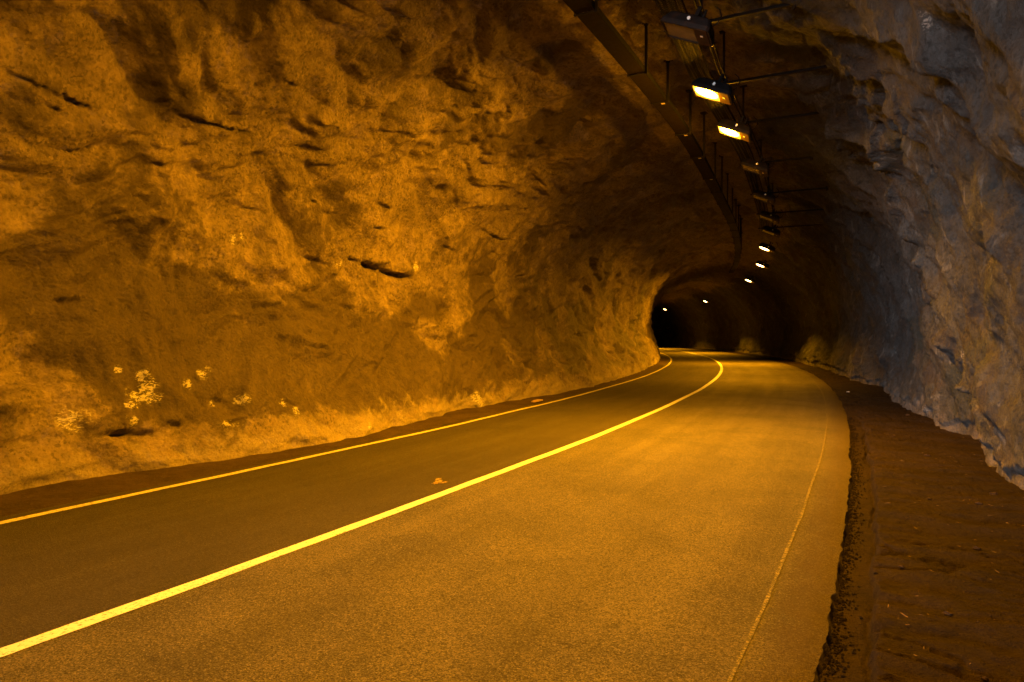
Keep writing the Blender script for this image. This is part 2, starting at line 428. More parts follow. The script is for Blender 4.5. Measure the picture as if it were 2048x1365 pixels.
class MB:
    """small mesh builder"""
    def __init__(s): s.v = []; s.f = []
    def add(s, V, F):
        n = len(s.v); s.v += [tuple(p) for p in V]; s.f += [tuple(i + n for i in q) for q in F]; return s
    def box(s, c, d, M=None):
        V = [Vector((x * d[0] / 2, y * d[1] / 2, z * d[2] / 2)) for x in (-1, 1) for y in (-1, 1) for z in (-1, 1)]
        if M: V = [M @ p for p in V]
        c = Vector(c); V = [p + c for p in V]
        return s.add(V, [(0, 1, 3, 2), (4, 6, 7, 5), (0, 4, 5, 1), (2, 3, 7, 6), (0, 2, 6, 4), (1, 5, 7, 3)])
    def bar(s, a, b, w, h=None, up=(0, 0, 1)):
        a, b = Vector(a), Vector(b); h = h or w; d = (b - a)
        z = Vector(up)
        if abs(d.normalized().dot(z)) > .98: z = Vector((1, 0, 0))
        x = d.cross(z).normalized(); y = x.cross(d).normalized()
        V = [p + x * sx_ * w / 2 + y * sy_ * h / 2 for p in (a, b) for sx_, sy_ in ((-1, -1), (1, -1), (1, 1), (-1, 1))]
        return s.add(V, [(3, 2, 1, 0), (4, 5, 6, 7), (0, 1, 5, 4), (1, 2, 6, 5), (2, 3, 7, 6), (3, 0, 4, 7)])
    def tube(s, pts, r, n=8):
        pts = [Vector(p) for p in pts]; rings = []
        for i, p in enumerate(pts):
            d = (pts[min(i + 1, len(pts) - 1)] - pts[max(i - 1, 0)]).normalized()
            z = Vector((0, 0, 1)) if abs(d.z) < .95 else Vector((1, 0, 0))
            x = d.cross(z).normalized(); y = x.cross(d)
            rings.append([p + (x * math.cos(2 * math.pi * k / n) + y * math.sin(2 * math.pi * k / n)) * r for k in range(n)])
        V = [q for R_ in rings for q in R_]; F = []
        for i in range(len(rings) - 1):
            for k in range(n):
                a = i * n + k; b = i * n + (k + 1) % n
                F.append((a, b, b + n, a + n))
        F.append(tuple(range(n))[::-1]); F.append(tuple((len(rings) - 1) * n + k for k in range(n)))
        return s.add(V, F)
    def build(s, name, mat, parent=None, bevel=0, smooth=False):
        me = bpy.data.meshes.new(name); me.from_pydata(s.v, [], s.f); me.update()
        me.materials.append(mat)
        if smooth:
            for p in me.polygons: p.use_smooth = len(p.vertices) <= 4
        o = bpy.data.objects.new(name, me); COL.objects.link(o)
        if parent: o.parent = parent
        if bevel:
            m = o.modifiers.new('bevel', 'BEVEL'); m.width = bevel; m.segments = 2; m.limit_method = 'ANGLE'
        return o

def empty(name, loc, rz=0.0):
    o = bpy.data.objects.new(name, None); COL.objects.link(o); o.location = loc; o.rotation_euler = (0, 0, rz)
    o.empty_display_size = 0.2; return o

# ------------------------------------------------------------------ materials
class NT_:
    def __init__(s, name):
        s.m = bpy.data.materials.new(name); s.m.use_nodes = True; s.t = s.m.node_tree; s.t.nodes.clear()
        s.out = s.n('ShaderNodeOutputMaterial'); s.b = s.n('ShaderNodeBsdfPrincipled')
        s.l(s.b.outputs[0], s.out.inputs[0])
    def n(s, typ, **kw):
        x = s.t.nodes.new(typ)
        for k, v in kw.items(): setattr(x, k, v)
        return x
    def l(s, a, b): s.t.links.new(a, b)
    def setin(s, node, i, v):
        if hasattr(v, 'links') or hasattr(v, 'is_linked'): s.l(v, node.inputs[i])
        else: node.inputs[i].default_value = v
    def noise(s, vec, scale, detail=4, rough=0.55, dist=0.0, typ=None):
        x = s.n('ShaderNodeTexNoise'); s.l(vec, x.inputs['Vector']); x.inputs['Scale'].default_value = scale
        x.inputs['Detail'].default_value = detail; x.inputs['Roughness'].default_value = rough; x.inputs['Distortion'].default_value = dist
        return x.outputs['Fac']
    def voro(s, vec, scale, feat='F1'):
        x = s.n('ShaderNodeTexVoronoi', feature=feat); s.l(vec, x.inputs['Vector']); x.inputs['Scale'].default_value = scale
        return x.outputs['Distance']
    def cell(s, vec, scale):
        x = s.n('ShaderNodeTexVoronoi', feature='F1'); s.l(vec, x.inputs['Vector']); x.inputs['Scale'].default_value = scale
        y = s.n('ShaderNodeSeparateColor'); s.l(x.outputs['Color'], y.inputs[0]); return y.outputs[0]
    def math(s, op, a, b=0.0, c=0.0, clamp=False):
        x = s.n('ShaderNodeMath', operation=op, use_clamp=clamp)
        s.setin(x, 0, a); s.setin(x, 1, b)
        if op in ('MULTIPLY_ADD',): s.setin(x, 2, c)
        return x.outputs[0]
    def ramp(s, fac, a, b, lo=0.0, hi=1.0, smooth=True):
        x = s.n('ShaderNodeMapRange', interpolation_type='SMOOTHSTEP' if smooth else 'LINEAR')
        s.setin(x, 0, fac)
        for i, v in enumerate((a, b, lo, hi)): s.setin(x, i + 1, v)
        return x.outputs[0]
    def mix(s, fac, a, b, blend='MIX'):
        x = s.n('ShaderNodeMix', data_type='RGBA', blend_type=blend)
        s.setin(x, 0, fac)
        for i, v in ((6, a), (7, b)):
            if isinstance(v, tuple): x.inputs[i].default_value = (*v, 1.0)
            else: s.l(v, x.inputs[i])
        return x.outputs[2]
    def bump(s, h, dist, strength=1.0, prev=None):
        x = s.n('ShaderNodeBump'); s.l(h, x.inputs['Height']); x.inputs['Distance'].default_value = dist; x.inputs['Strength'].default_value = strength
        if prev is not None: s.l(prev, x.inputs['Normal'])
        return x.outputs[0]
    def scalev(s, vec, sc):
        x = s.n('ShaderNodeVectorMath', operation='MULTIPLY'); s.l(vec, x.inputs[0]); x.inputs[1].default_value = sc
        return x.outputs[0]

def mat_rock(name):
    t = NT_(name)
    P = t.n('ShaderNodeTexCoord').outputs['Object']
    at = t.n('ShaderNodeAttribute', attribute_name='marks')
    sep = t.n('ShaderNodeSeparateColor'); t.l(at.outputs['Color'], sep.inputs[0])
    stain, pale, foot = sep.outputs[0], sep.outputs[1], sep.outputs[2]
    big = t.noise(P, 0.9, 5, 0.6, 0.6); mid = t.noise(P, 4.0, 6, 0.62, 0.4); fine = t.noise(P, 13, 6, 0.72)
    grit = t.noise(P, 36, 5, 0.8)
    # grey rock of the right flank against the browner sprayed concrete, ragged change between them
    rk = t.ramp(t.math('ADD', at.outputs['Alpha'], t.math('MULTIPLY', t.math('SUBTRACT', mid, 0.5), 0.8)), 0.35, 0.65)
    tint = t.mix(rk, (0.285, 0.222, 0.155), (0.082, 0.086, 0.092))
    def sh(c, k): return t.mix(1.0, c, (k, k, k), 'MULTIPLY')
    col = t.mix(t.ramp(big, 0.36, 0.64), sh(tint, 0.60), tint)
    col = t.mix(t.ramp(mid, 0.38, 0.66, 0, 0.65), col, sh(tint, 0.45))
    col = t.mix(t.ramp(fine, 0.50, 0.68, 0, 0.50), col, sh(tint, 0.38))
    col = t.mix(t.ramp(grit, 0.54, 0.68, 0, 0.60), col, sh(tint, 0.28))
    col = t.mix(t.ramp(grit, 0.45, 0.32, 0, 0.30), col, sh(tint, 1.4))
    wv = t.n('ShaderNodeVectorMath', operation='ADD'); t.l(P, wv.inputs[0])
    wn_ = t.n('ShaderNodeTexNoise'); t.l(P, wn_.inputs['Vector']); wn_.inputs['Scale'].default_value = 25
    ws = t.scalev(wn_.outputs['Color'], (.05, .05, .05)); t.l(ws, wv.inputs[1])
    c1 = t.cell(wv.outputs[0], 26); c2 = t.cell(wv.outputs[0], 11)
    col = t.mix(t.math('MULTIPLY', t.ramp(c1, 0.30, 0.08, 0, 0.60), t.ramp(big, 0.66, 0.46, 0.35, 1)), col, sh(tint, 0.18))  # dark cells paint in the pit shading that raking light would give
    col = t.mix(t.ramp(c1, 0.85, 0.97, 0, 0.25), col, sh(tint, 1.35))
    col = t.mix(t.ramp(c2, 0.18, 0.06, 0, 0.35), col, sh(tint, 0.30))
    # damp stains with their own ragged outline
    sm = t.math('ADD', stain, t.math('MULTIPLY', t.math('SUBTRACT', mid, 0.5), 0.9))
    sm = t.ramp(sm, 0.30, 0.66, 0, 0.80)
    wet = t.ramp(t.noise(t.scalev(P, (1, 1, 0.35)), 1.3, 5, 0.6, 0.8), 0.56, 0.68, 0, 0.45)
    sm = t.math('MAXIMUM', sm, wet)
    col = t.mix(sm, col, t.mix(rk, (0.052, 0.038, 0.023), (0.030, 0.038, 0.037)))
    rust = t.math('MULTIPLY', rk, t.ramp(t.noise(P, 1.1, 5, 0.65, 1.0), 0.48, 0.64, 0, 0.65))
    col = t.mix(rust, col, (0.055, 0.042, 0.034))
    lime = t.math('MULTIPLY', rk, t.ramp(t.noise(t.scalev(P, (1, 1, 0.5)), 2.3, 5, 0.7, 1.2), 0.57, 0.68, 0, 0.55))
    col = t.mix(lime, col, (0.20, 0.198, 0.195))
    # dust splashed on the foot of the wall
    fm = t.math('ADD', foot, t.math('MULTIPLY', t.math('SUBTRACT', mid, 0.5), 1.5))
    fm = t.ramp(fm, 0.50, 0.85, 0, 0.80)
    fm = t.math('MULTIPLY', fm, t.ramp(grit, 0.62, 0.50, 0.35, 1))
    col = t.mix(fm, col, t.mix(rk, (0.31, 0.26, 0.19), (0.17, 0.15, 0.135)))
    # flaked pale patches
    fl = t.noise(t.scalev(P, (1, 1, 2.4)), 15, 6, 0.78, 0.8)
    pm = t.math('MULTIPLY', t.ramp(pale, 0.12, 0.75), t.ramp(t.math('ADD', fl, t.math('MULTIPLY', pale, 0.14)), 0.60, 0.64), clamp=True)
    col = t.mix(pm, col, t.mix(rk, (0.60, 0.56, 0.45), (0.32, 0.31, 0.30)))
    t.l(col, t.b.inputs['Base Color'])
    t.l(t.ramp(sm, 0, 0.6, 0.80, 0.60), t.b.inputs['Roughness'])
    t.b.inputs['Specular IOR Level'].default_value = 0.3
    h1 = t.noise(P, 6, 6, 0.62, 0.5)
    n1 = t.bump(h1, 0.11, 1.0)
    h2 = t.math('ADD', t.noise(P, 16, 5, 0.7), t.math('MULTIPLY', t.voro(P, 20), -0.5))
    n2 = t.bump(h2, 0.060, 1.0, n1)
    n3 = t.bump(t.math('ADD', grit, t.math('MULTIPLY', c1, 0.25)), 0.035, 1.0, n2)
    t.l(n3, t.b.inputs['Normal'])
    return t.m

def mat_asphalt():
    t = NT_('asphalt')
    P = t.n('ShaderNodeTexCoord').outputs['Object']
    uv = t.n('ShaderNodeAttribute', attribute_name='road_uv').outputs['Vector']
    sp = t.n('ShaderNodeSeparateXYZ'); t.l(uv, sp.inputs[0]); U = sp.outputs[0]
    grit = t.noise(P, 75, 4, 0.85); agg = t.voro(P, 90); mid = t.noise(P, 3.0, 6, 0.65, 0.4)
    streak = t.noise(t.scalev(uv, (2.2, 0.10, 1)), 1.0, 5, 0.6)
    blot = t.noise(P, 0.7, 5, 0.6, 0.5)
    col = t.mix(t.ramp(streak, 0.38, 0.62), (0.118, 0.104, 0.077), (0.136, 0.120, 0.090))
    col = t.mix(t.ramp(blot, 0.40, 0.66, 0, 0.5), col, (0.050, 0.048, 0.046))
    col = t.mix(t.ramp(mid, 0.45, 0.7, 0, 0.35), col, (0.095, 0.088, 0.078))
    col = t.mix(t.ramp(grit, 0.50, 0.58, 0, 0.80), col, (0.018, 0.017, 0.016))
    col = t.mix(t.ramp(t.noise(P, 70, 4, 0.85), 0.64, 0.72, 0, 0.60), col, (0.22, 0.20, 0.17))
    ag = t.cell(P, 120); ag2 = t.cell(P, 48)
    col = t.mix(t.ramp(ag, 0.45, 0.12, 0, 0.65), col, (0.022, 0.020, 0.018))
    col = t.mix(t.ramp(ag, 0.88, 0.98, 0, 0.50), col, (0.24, 0.215, 0.175))
    wear_ = t.ramp(t.noise(t.scalev(uv, (1.4, 0.05, 1)), 1.0, 3, 0.5), 0.42, 0.60)
    col = t.mix(t.math('MULTIPLY', wear_, 0.22), col, (0.040, 0.036, 0.030))
    seam = t.ramp(t.math('ABSOLUTE', t.math('SUBTRACT', t.noise(P, 0.8, 7, 0.62, 0.3), 0.5)), 0.004, 0.0, 0, 0.55)
    seam = t.math('MULTIPLY', seam, t.ramp(t.noise(P, 0.35, 2, 0.5), 0.55, 0.62))
    col = t.mix(seam, col, (0.012, 0.011, 0.010))
    col = t.mix(t.ramp(t.noise(P, 2.2, 5, 0.6, 0.6), 0.66, 0.74, 0, 0.45), col, (0.020, 0.018, 0.015))
    col = t.mix(t.ramp(ag2, 0.30, 0.05, 0, 0.30), col, (0.025, 0.023, 0.020))
    col = t.mix(t.ramp(U, -0.02, 0.02, 0.62, 0.0, False), col, (0.026, 0.022, 0.018))
    # dusty margins
    em = t.math('ADD', U, t.math('MULTIPLY', t.math('SUBTRACT', mid, 0.5), 0.5))
    col = t.mix(t.ramp(em, 3.70, 4.1, 0, 0.65), col, (0.050, 0.036, 0.022))
    col = t.mix(t.ramp(em, -3.25, -3.45, 0, 0.75), col, (0.062, 0.052, 0.042))
    t.l(col, t.b.inputs['Base Color'])
    t.l(t.ramp(streak, 0.35, 0.65, 0.84, 0.76), t.b.inputs['Roughness'])
    t.b.inputs['Specular IOR Level'].default_value = 0.10
    h = t.math('ADD', t.math('MULTIPLY', agg, -0.7), grit)
    n = t.bump(t.noise(uv, 0.9, 4, 0.5), 0.03, 0.5)
    t.l(t.bump(h, 0.016, 1.0, n), t.b.inputs['Normal'])
    return t.m

def mat_paint(name, colr, wear, amt):
    t = NT_(name)
    P = t.n('ShaderNodeTexCoord').outputs['Object']
    w = t.ramp(t.noise(P, 38, 6, 0.75), wear, wear + 0.09, 0, amt)
    sm = t.ramp(t.noise(P, 2.5, 5, 0.6), 0.45, 0.7, 0, 0.25)
    c = t.mix(sm, colr, tuple(x * 0.6 for x in colr))
    c = t.mix(w, c, (0.040, 0.036, 0.030))
    c = t.mix(t.ramp(t.noise(P, 7, 6, 0.7, 0.8), 0.55, 0.72, 0, 0.45), c, tuple(x * 0.45 for x in colr))
    t.l(c, t.b.inputs['Base Color']); t.b.inputs['Roughness'].default_value = 0.8; t.b.inputs['Specular IOR Level'].default_value = 0.15
    t.l(t.bump(t.noise(P, 120, 3, 0.8), 0.004, 0.8), t.b.inputs['Normal'])
    return t.m

def mat_dirt(name='rust_brown_dirt', k=1.0):
    t = NT_(name)
    P = t.n('ShaderNodeTexCoord').outputs['Object']
    uv = t.n('ShaderNodeAttribute', attribute_name='road_uv').outputs['Vector']
    a = t.noise(P, 1.3, 6, 0.65, 0.6); b = t.noise(P, 9, 6, 0.7, 0.4); c_ = t.noise(P, 55, 4, 0.75)
    col = t.mix(t.ramp(a, 0.35, 0.66), (0.010, 0.006, 0.003), (0.019, 0.0115, 0.006))
    col = t.mix(t.ramp(b, 0.40, 0.66, 0, 0.7), col, (0.018, 0.012, 0.008))
    col = t.mix(t.ramp(c_, 0.56, 0.70, 0, 0.5), col, (0.050, 0.034, 0.020))
    col = t.mix(t.ramp(c_, 0.44, 0.30, 0, 0.6), col, (0.010, 0.007, 0.005))
    if k != 1.0: col = t.mix(1.0, col, (k, k * 1.1, k * 1.1), 'MULTIPLY')
    t.l(col, t.b.inputs['Base Color']); t.b.inputs['Roughness'].default_value = 0.95
    t.b.inputs['Specular IOR Level'].default_value = 0.12
    n = t.bump(b, 0.06, 1.0); n = t.bump(c_, 0.022, 1.0, n)
    t.l(n, t.b.inputs['Normal'])
    return t.m

def mat_metal(name, colr, rough=0.55, metal=0.6, rust=0.3, rcol=(0.10, 0.045, 0.02)):
    t = NT_(name)
    P = t.n('ShaderNodeTexCoord').outputs['Object']
    n_ = t.noise(P, 9, 6, 0.7, 0.4)
    c = t.mix(t.ramp(n_, 0.45, 0.68, 0, rust), colr, rcol)
    t.l(c, t.b.inputs['Base Color']); t.b.inputs['Metallic'].default_value = metal
    if metal < 0.3: t.b.inputs['Specular IOR Level'].default_value = 0.06
    t.l(t.ramp(n_, 0.3, 0.7, rough - .08, rough + .2), t.b.inputs['Roughness'])
    t.l(t.bump(n_, 0.003, 0.5), t.b.inputs['Normal'])
    return t.m

def mat_plain(name, colr, rough=0.6, spec=0.4, var=0.3, sc=20):
    t = NT_(name)
    P = t.n('ShaderNodeTexCoord').outputs['Object']
    n_ = t.noise(P, sc, 5, 0.7)
    t.l(t.mix(t.ramp(n_, 0.35, 0.7, 0, 1), colr, tuple(x * (1 - var) for x in colr)), t.b.inputs['Base Color'])
    t.b.inputs['Roughness'].default_value = rough; t.b.inputs['Specular IOR Level'].default_value = spec
    t.l(t.bump(n_, 0.004, 0.5), t.b.inputs['Normal'])
    return t.m

def mat_emit(name, colr, st, c, h):
    """lit glass: white-hot in front of the burner, amber towards the rim of the reflector"""
    t = NT_(name)
    P = t.n('ShaderNodeTexCoord').outputs['Object']
    d = t.n('ShaderNodeVectorMath', operation='SUBTRACT'); t.l(P, d.inputs[0]); d.inputs[1].default_value = (c[0], c[1], 0)
    q = t.n('ShaderNodeVectorMath', operation='MULTIPLY'); t.l(d.outputs[0], q.inputs[0]); q.inputs[1].default_value = (1 / h[0], 1 / h[1], 0)
    l = t.n('ShaderNodeVectorMath', operation='LENGTH'); t.l(q.outputs[0], l.inputs[0])
    f = t.ramp(l.outputs['Value'], 1.22, 0.55, 0, 1)
    t.l(t.mix(f, (1.0, 0.42, 0.05), colr), t.b.inputs['Emission Color'])
    t.l(t.math('MULTIPLY_ADD', t.math('POWER', f, 2.5), st, 0.9), t.b.inputs['Emission Strength'])
    t.b.inputs['Base Color'].default_value = (0.4, 0.35, 0.25, 1)
    return t.m

M = dict(
    rock=mat_rock('rough_rock'),
    asphalt=mat_asphalt(), dirt=mat_dirt(), dust=mat_dirt('brown_roadside_dust', 3.0),
    flank=mat_metal('shade_black_tray_flange', (0.004, 0.004, 0.004), 0.85, 0.0, 0.3, (0.008, 0.005, 0.004)),  # near-black colour stands in for the shade on the tray flanges
    white=mat_paint('white_road_paint', (0.50, 0.50, 0.70), 0.54, 0.9),
    edge=mat_paint('edge_road_paint', (0.46, 0.41, 0.28), 0.52, 0.85),
    worn=mat_paint('worn_road_paint', (0.155, 0.13, 0.095), 0.43, 1.0),
    tray=mat_metal('painted_tray_steel', (0.010, 0.007, 0.006), 0.7, 0.0, 0.5, (0.014, 0.008, 0.005)),
    dark=mat_metal('dark_galvanised_steel', (0.012, 0.012, 0.014), 0.65, 0.0, 0.3, (0.02, 0.011, 0.007)),
    housing=mat_metal('floodlight_housing_paint', (0.018, 0.018, 0.022), 0.42, 0.2, 0.2),
    gear=mat_metal('gear_cover_paint', (0.030, 0.020, 0.014), 0.5, 0.2, 0.4),
    glass_off=mat_plain('unlit_floodlight_glass', (0.15, 0.12, 0.07), 0.25, 0.6, 0.25, 6),
    glass_on=mat_emit('lit_floodlight_glass', (1.0, 0.62, 0.22), 40.0, (-0.0935, 0), (0.215, 0.20)),
    cable=mat_plain('black_cable_rubber', (0.012, 0.012, 0.012), 0.7, 0.08),
    bolt=mat_metal('bare_bolt_metal', (0.45, 0.45, 0.45), 0.35, 0.8, 0.1),
    sticker=mat_plain('pale_sticker', (0.72, 0.62, 0.45), 0.45, 0.5, 0.15, 40),
    stone=mat_plain('loose_stone', (0.035, 0.022, 0.013), 0.9, 0.08, 0.6, 30),
    crumb=mat_plain('broken_asphalt', (0.012, 0.009, 0.007), 0.95, 0.05, 0.5, 60),
    pale_stone=mat_plain('pale_stone', (0.55, 0.50, 0.42), 0.8, 0.3, 0.3, 30),
    straw=mat_plain('dry_straw', (0.40, 0.27, 0.14), 0.7, 0.3, 0.4, 60),
    board=mat_plain('weathered_board', (0.30, 0.20, 0.10), 0.7, 0.3, 0.4, 25),
    yellow=mat_paint('yellow_road_paint', (0.26, 0.18, 0.05), 0.46, 1.0),
)

# ------------------------------------------------------------------ rock walls and ceiling (one continuous surface, cut in three)
foot_l = np.clip(1 - (T2 - 0.25) / (1.05 + 0.45 * perlin(S2 * 0.5, S2 * 0 + .5, 91.0)), 0, 1)
foot_r = np.clip(1 - (ARC - T2 - 0.25) / (1.5 + 0.9 * perlin(S2 * 0.6, S2 * 0 + .5, 93.0)), 0, 1) * 0.8
MARKS = np.stack([np.clip(STAIN, 0, 1), np.clip(PALE, 0, 1), np.clip(np.maximum(foot_l, foot_r), 0, 1),
                  sstep(ARC * 0.50, ARC * 0.72, T2 + 0.9 * perlin(S2 * 0.35, T2 * 0.5, 95.0))], -1)
JL, JR = int(NT * 0.36), int(NT * 0.615)
for nm, ja, jb, mt in (('rock_wall', 0, JL, 'rock'), ('rock_ceiling', JL, JR, 'rock'), ('rock_wall', JR, NT - 1, 'rock')):
    V = P3[:, ja:jb + 1].reshape(-1, 3)
    o = mesh_np(nm, V, grid_faces(len(RS), jb - ja + 1, FLIP), M[mt])
    set_col(o.data, 'marks', MARKS[:, ja:jb + 1].reshape(-1, 4))
    o.data.normals_split_custom_set_from_vertices(NRM[:, ja:jb + 1].reshape(-1, 3).tolist())
    if nm == 'rock_ceiling': tag(o, kind='structure')
    elif ja == 0: tag(o, 'sodium-lit rough sprayed concrete wall left of the road, with pale flakes low down', 'wall')
    else: tag(o, 'grey bluish folded rock wall on the right behind the brown dirt verge', 'wall')

def ring(s):
    i = int(np.clip(np.searchsorted(RS, s), 0, len(RS) - 1)); return GU[i], GZ[i]
def rock_up(s, u):
    """height of the rock straight above (s, u)"""
    gu, gz = ring(s); best = 0
    for k in range(NT - 1):
        a, b = gu[k], gu[k + 1]
        if (a - u) * (b - u) <= 0 and a != b:
            z = gz[k] + (gz[k + 1] - gz[k]) * (u - a) / (b - a); best = max(best, float(z))
    return best
def rock_side(s, z, sign=1):
    """distance across to the rock at height z"""
    gu, gz = ring(s); best = None
    for k in range(NT - 1):
        a, b = gz[k], gz[k + 1]
        if (a - z) * (b - z) <= 0 and a != b:
            u = float(gu[k] + (gu[k + 1] - gu[k]) * (z - a) / (b - a))
            if u * sign > 0 and (best is None or u * sign > best * sign): best = u
    return best

# ------------------------------------------------------------------ ground, road, markings
def strip(name, s_arr, u_fn, z_fn, nu_, mat, parent=None):
    """sheet along the road: u_fn(s, k) with k in 0..1"""
    K = np.linspace(0, 1, nu_)
    S, Kk = np.meshgrid(s_arr, K, indexing='ij')
    U = u_fn(S, Kk); Z = z_fn(S, U)
    X, Y = road_xy(S, U)
    o = mesh_np(name, np.stack([X, Y, Z], -1), grid_faces(len(s_arr), nu_, True), mat, parent)
    set_uv(o.data, np.stack([U.ravel(), S.ravel()], -1))
    return o
def srange(a, b, k, mn, full=0.6):
    s = [a]
    while s[-1] < b: s.append(s[-1] + min(full, max(mn, k * abs(s[-1] - 0.5))))
    return np.array(s)

def road_edge(S):
    return 4.17 + 0.035 * perlin(S * 0.9, S * 0 + .5, 3.3) + 0.022 * perlin(S * 5, S * 0 + .5, 4.4) * (S < 30) + 0.012 * perlin(S * 17, S * 0 + .5, 5.4) * (S < 20)
def road_z(S, U):
    return 0.012 * perlin(U * 0.5, S * 0.25, 6.1) + 0.004 * perlin(U * 2.0, S * 1.1, 7.1)
def road_zz(S, U):
    z = road_z(S, U); e = road_edge(S)
    return z - 0.02 * sstep(e - 0.10, e - 0.01, U) 
def u_road(S, K): return -4.0 + K * (road_edge(S) + 4.0)
rs = srange(-14, 198, 0.004, 0.03)
road = strip('road', rs, u_road, road_zz, 90, M['asphalt']); tag(road, kind='structure')
# broken edge of the asphalt: vertical face down to the ground
def u_lip(S, K): return road_edge(S) + 0.03 * K * (1 + perlin(S * 12, K * 3, 2.2))
def z_lip(S, U): return np.where(U <= road_edge(S) + 1e-5, road_zz(S, U), -0.10 + 0.0 * S)
lip = strip('road_edge', rs, u_lip, z_lip, 2, M['asphalt']); tag(lip, kind='structure')

def ground_z(S, U):
    e = road_edge(S)
    d = U - e
    near = 1 - sstep(14, 22, S)
    w2 = 0.26 + 0.05 * perlin(S * 0.7, S * 0 + .5, 11.0) + 0.035 * perlin(S * 3.3, S * 0 + .5, 12.0) + 0.015 * perlin(S * 11, S * 0 + .5, 13.)
    trench = -0.075 - 0.03 * perlin(S * 2, U * 3, 14.0)
    top = 0.01 + 0.045 * perlin(U * 0.9, S * 0.6, 15.0) + 0.045 * perlin(U * 1.3, S * 3.2, 16.0) + 0.022 * perlin(U * 4, S * 9, 17.0) + 0.014 * np.abs(perlin(U * 12, S * 14, 18.0)) + 0.006 * perlin(U * 25, S * 30, 18.7)
    top = top + 0.02 * (U - 4.4)
    crack = np.clip(1 - np.abs(perlin(U * 0.9 + 3, S * 2.6 + 0.6 * U, 19.0) + 0.12 * perlin(U * 6, S * 6, 19.5)) * 16, 0, 1) * sstep(-0.05, .2, perlin(U * .8, S * .7, 20.))
    top = top - 0.06 * crack
    z = trench + (top - trench) * sstep(w2 - 0.012, w2 + 0.02, d)
    z = z - 0.055 * np.exp(-((d - w2 + 0.025) / 0.018) ** 2) * (0.5 + perlin(S * 1.3, S * 0 + .5, 22.))
    z = np.where(d < 0.0, -0.10, z)
    flat = -0.045 + 0.02 * perlin(U * 1.5, S * 1.5, 24.0)
    return np.where(d > 0, z * near + (1 - near) * (0.0 + top) , z)
gs = srange(1.5, 198, 0.0045, 0.016)
verge = strip('dirt_verge', gs, lambda S, K: road_edge(S) - 0.02 + K ** 1.25 * 2.9, ground_z, 170, M['dirt']); tag(verge, kind='structure')
# left strip of dust between the line and the wall
def zl(S, U):
    k = np.clip((-3.30 - U) / 1.2, 0, 1)
    return 0.006 + 0.02 * k + 0.022 * k * perlin(U * 2, S * 1.7, 25.0) + 0.010 * k * perlin(U * 6, S * 6, 26.0) + 0.004 * perlin(U * 15, S * 15, 27.) * k - 0.03 * (k <= 0) + 0.10 * np.clip((-3.9 - U) / 1.0, 0, 1) ** 2
lv = strip('dirt_strip', gs, lambda S, K: -3.31 - 0.03 * perlin(S * 3, S * 0 + .5, 28.) - 0.05 * perlin(S * .6, S * 0 + .5, 29.) - K * 1.6, zl, 60, M['dust']); tag(lv, kind='structure')
# the great sheet below everything, out past the portal
gm = MB(); gm.add([(-300, -300, -0.22), (300, -300, -0.22), (300, 300, -0.22), (-300, 300, -0.22)], [(0, 1, 2, 3)])
tag(gm.build('ground', M['dirt']), kind='structure')

def marking(name, uc, wd, mat, s0=-12, s1=150, dz=0.005, jit=0.004):
    s_ = srange(s0, s1, 0.006, 0.05)
    def uf(S, K): return uc(S) + (K - 0.5) * wd + jit * (K - .5) * 2 * perlin(S * 9, S * 0 + .5, 30. + wd)
    o = strip(name, s_, uf, lambda S, U: road_z(S, U) + dz, 4, mat); return tag(o, kind='structure')
marking('centre_line', lambda S: 0.0 * S, 0.135, M['white'])
marking('edge_line', lambda S: -3.10 + 0.0 * S, 0.115, M['edge'])
marking('worn_edge_line', lambda S: 3.77 + 0.012 * perlin(S * .5, S * 0 + .5, 34.), 0.024, M['worn'], jit=0.006)

# ------------------------------------------------------------------ solid cable tray hung left of the lamps
random.seed(5)
def zt(s): return EYE + 4.33 - 0.12 * float(sstep(14, 22, s)) - 0.1 * float(sstep(22, 40, s))
def ut(s): return 0.99 - 0.02 * float(sstep(10, 16, s)) - 0.18 * float(sstep(16, 26, s))
def wpt(s, u, z):
    x, y = road_xy(s, u); return Vector((float(x), float(y), z))
TS = [-1.6, 0.4, 2.3, 4.2, 6.1] ; TS += [8.0]
js = [to_su(p[0] * 1.087, p[1] * 1.087)[0] for p in ((0.9, 8.5), (2.0, 10.4), (2.75, 11.6), (3.5, 13.4), (4.2, 15.0), (5.1, 16.9))]
JT = [js[0] - 2 * 2.0, js[0] - 2.0] + js + [js[-1] + 1.9 * k for k in range(1, 16)]
tray = empty('cable_tray', wpt(js[0], ut(js[0]), zt(js[0])))
tray_inv = Matrix.Translation(tray.location).inverted()
tag(tray, 'long dark brown cable tray hung from the rock left of the floodlights', 'cable tray')
def loc(p): return tray_inv @ Vector(p)
def frame_at(s):
    x, y, th = spine(s); th = float(th)
    return Vector((math.cos(th), -math.sin(th), 0)), Vector((math.sin(th), math.cos(th), 0))
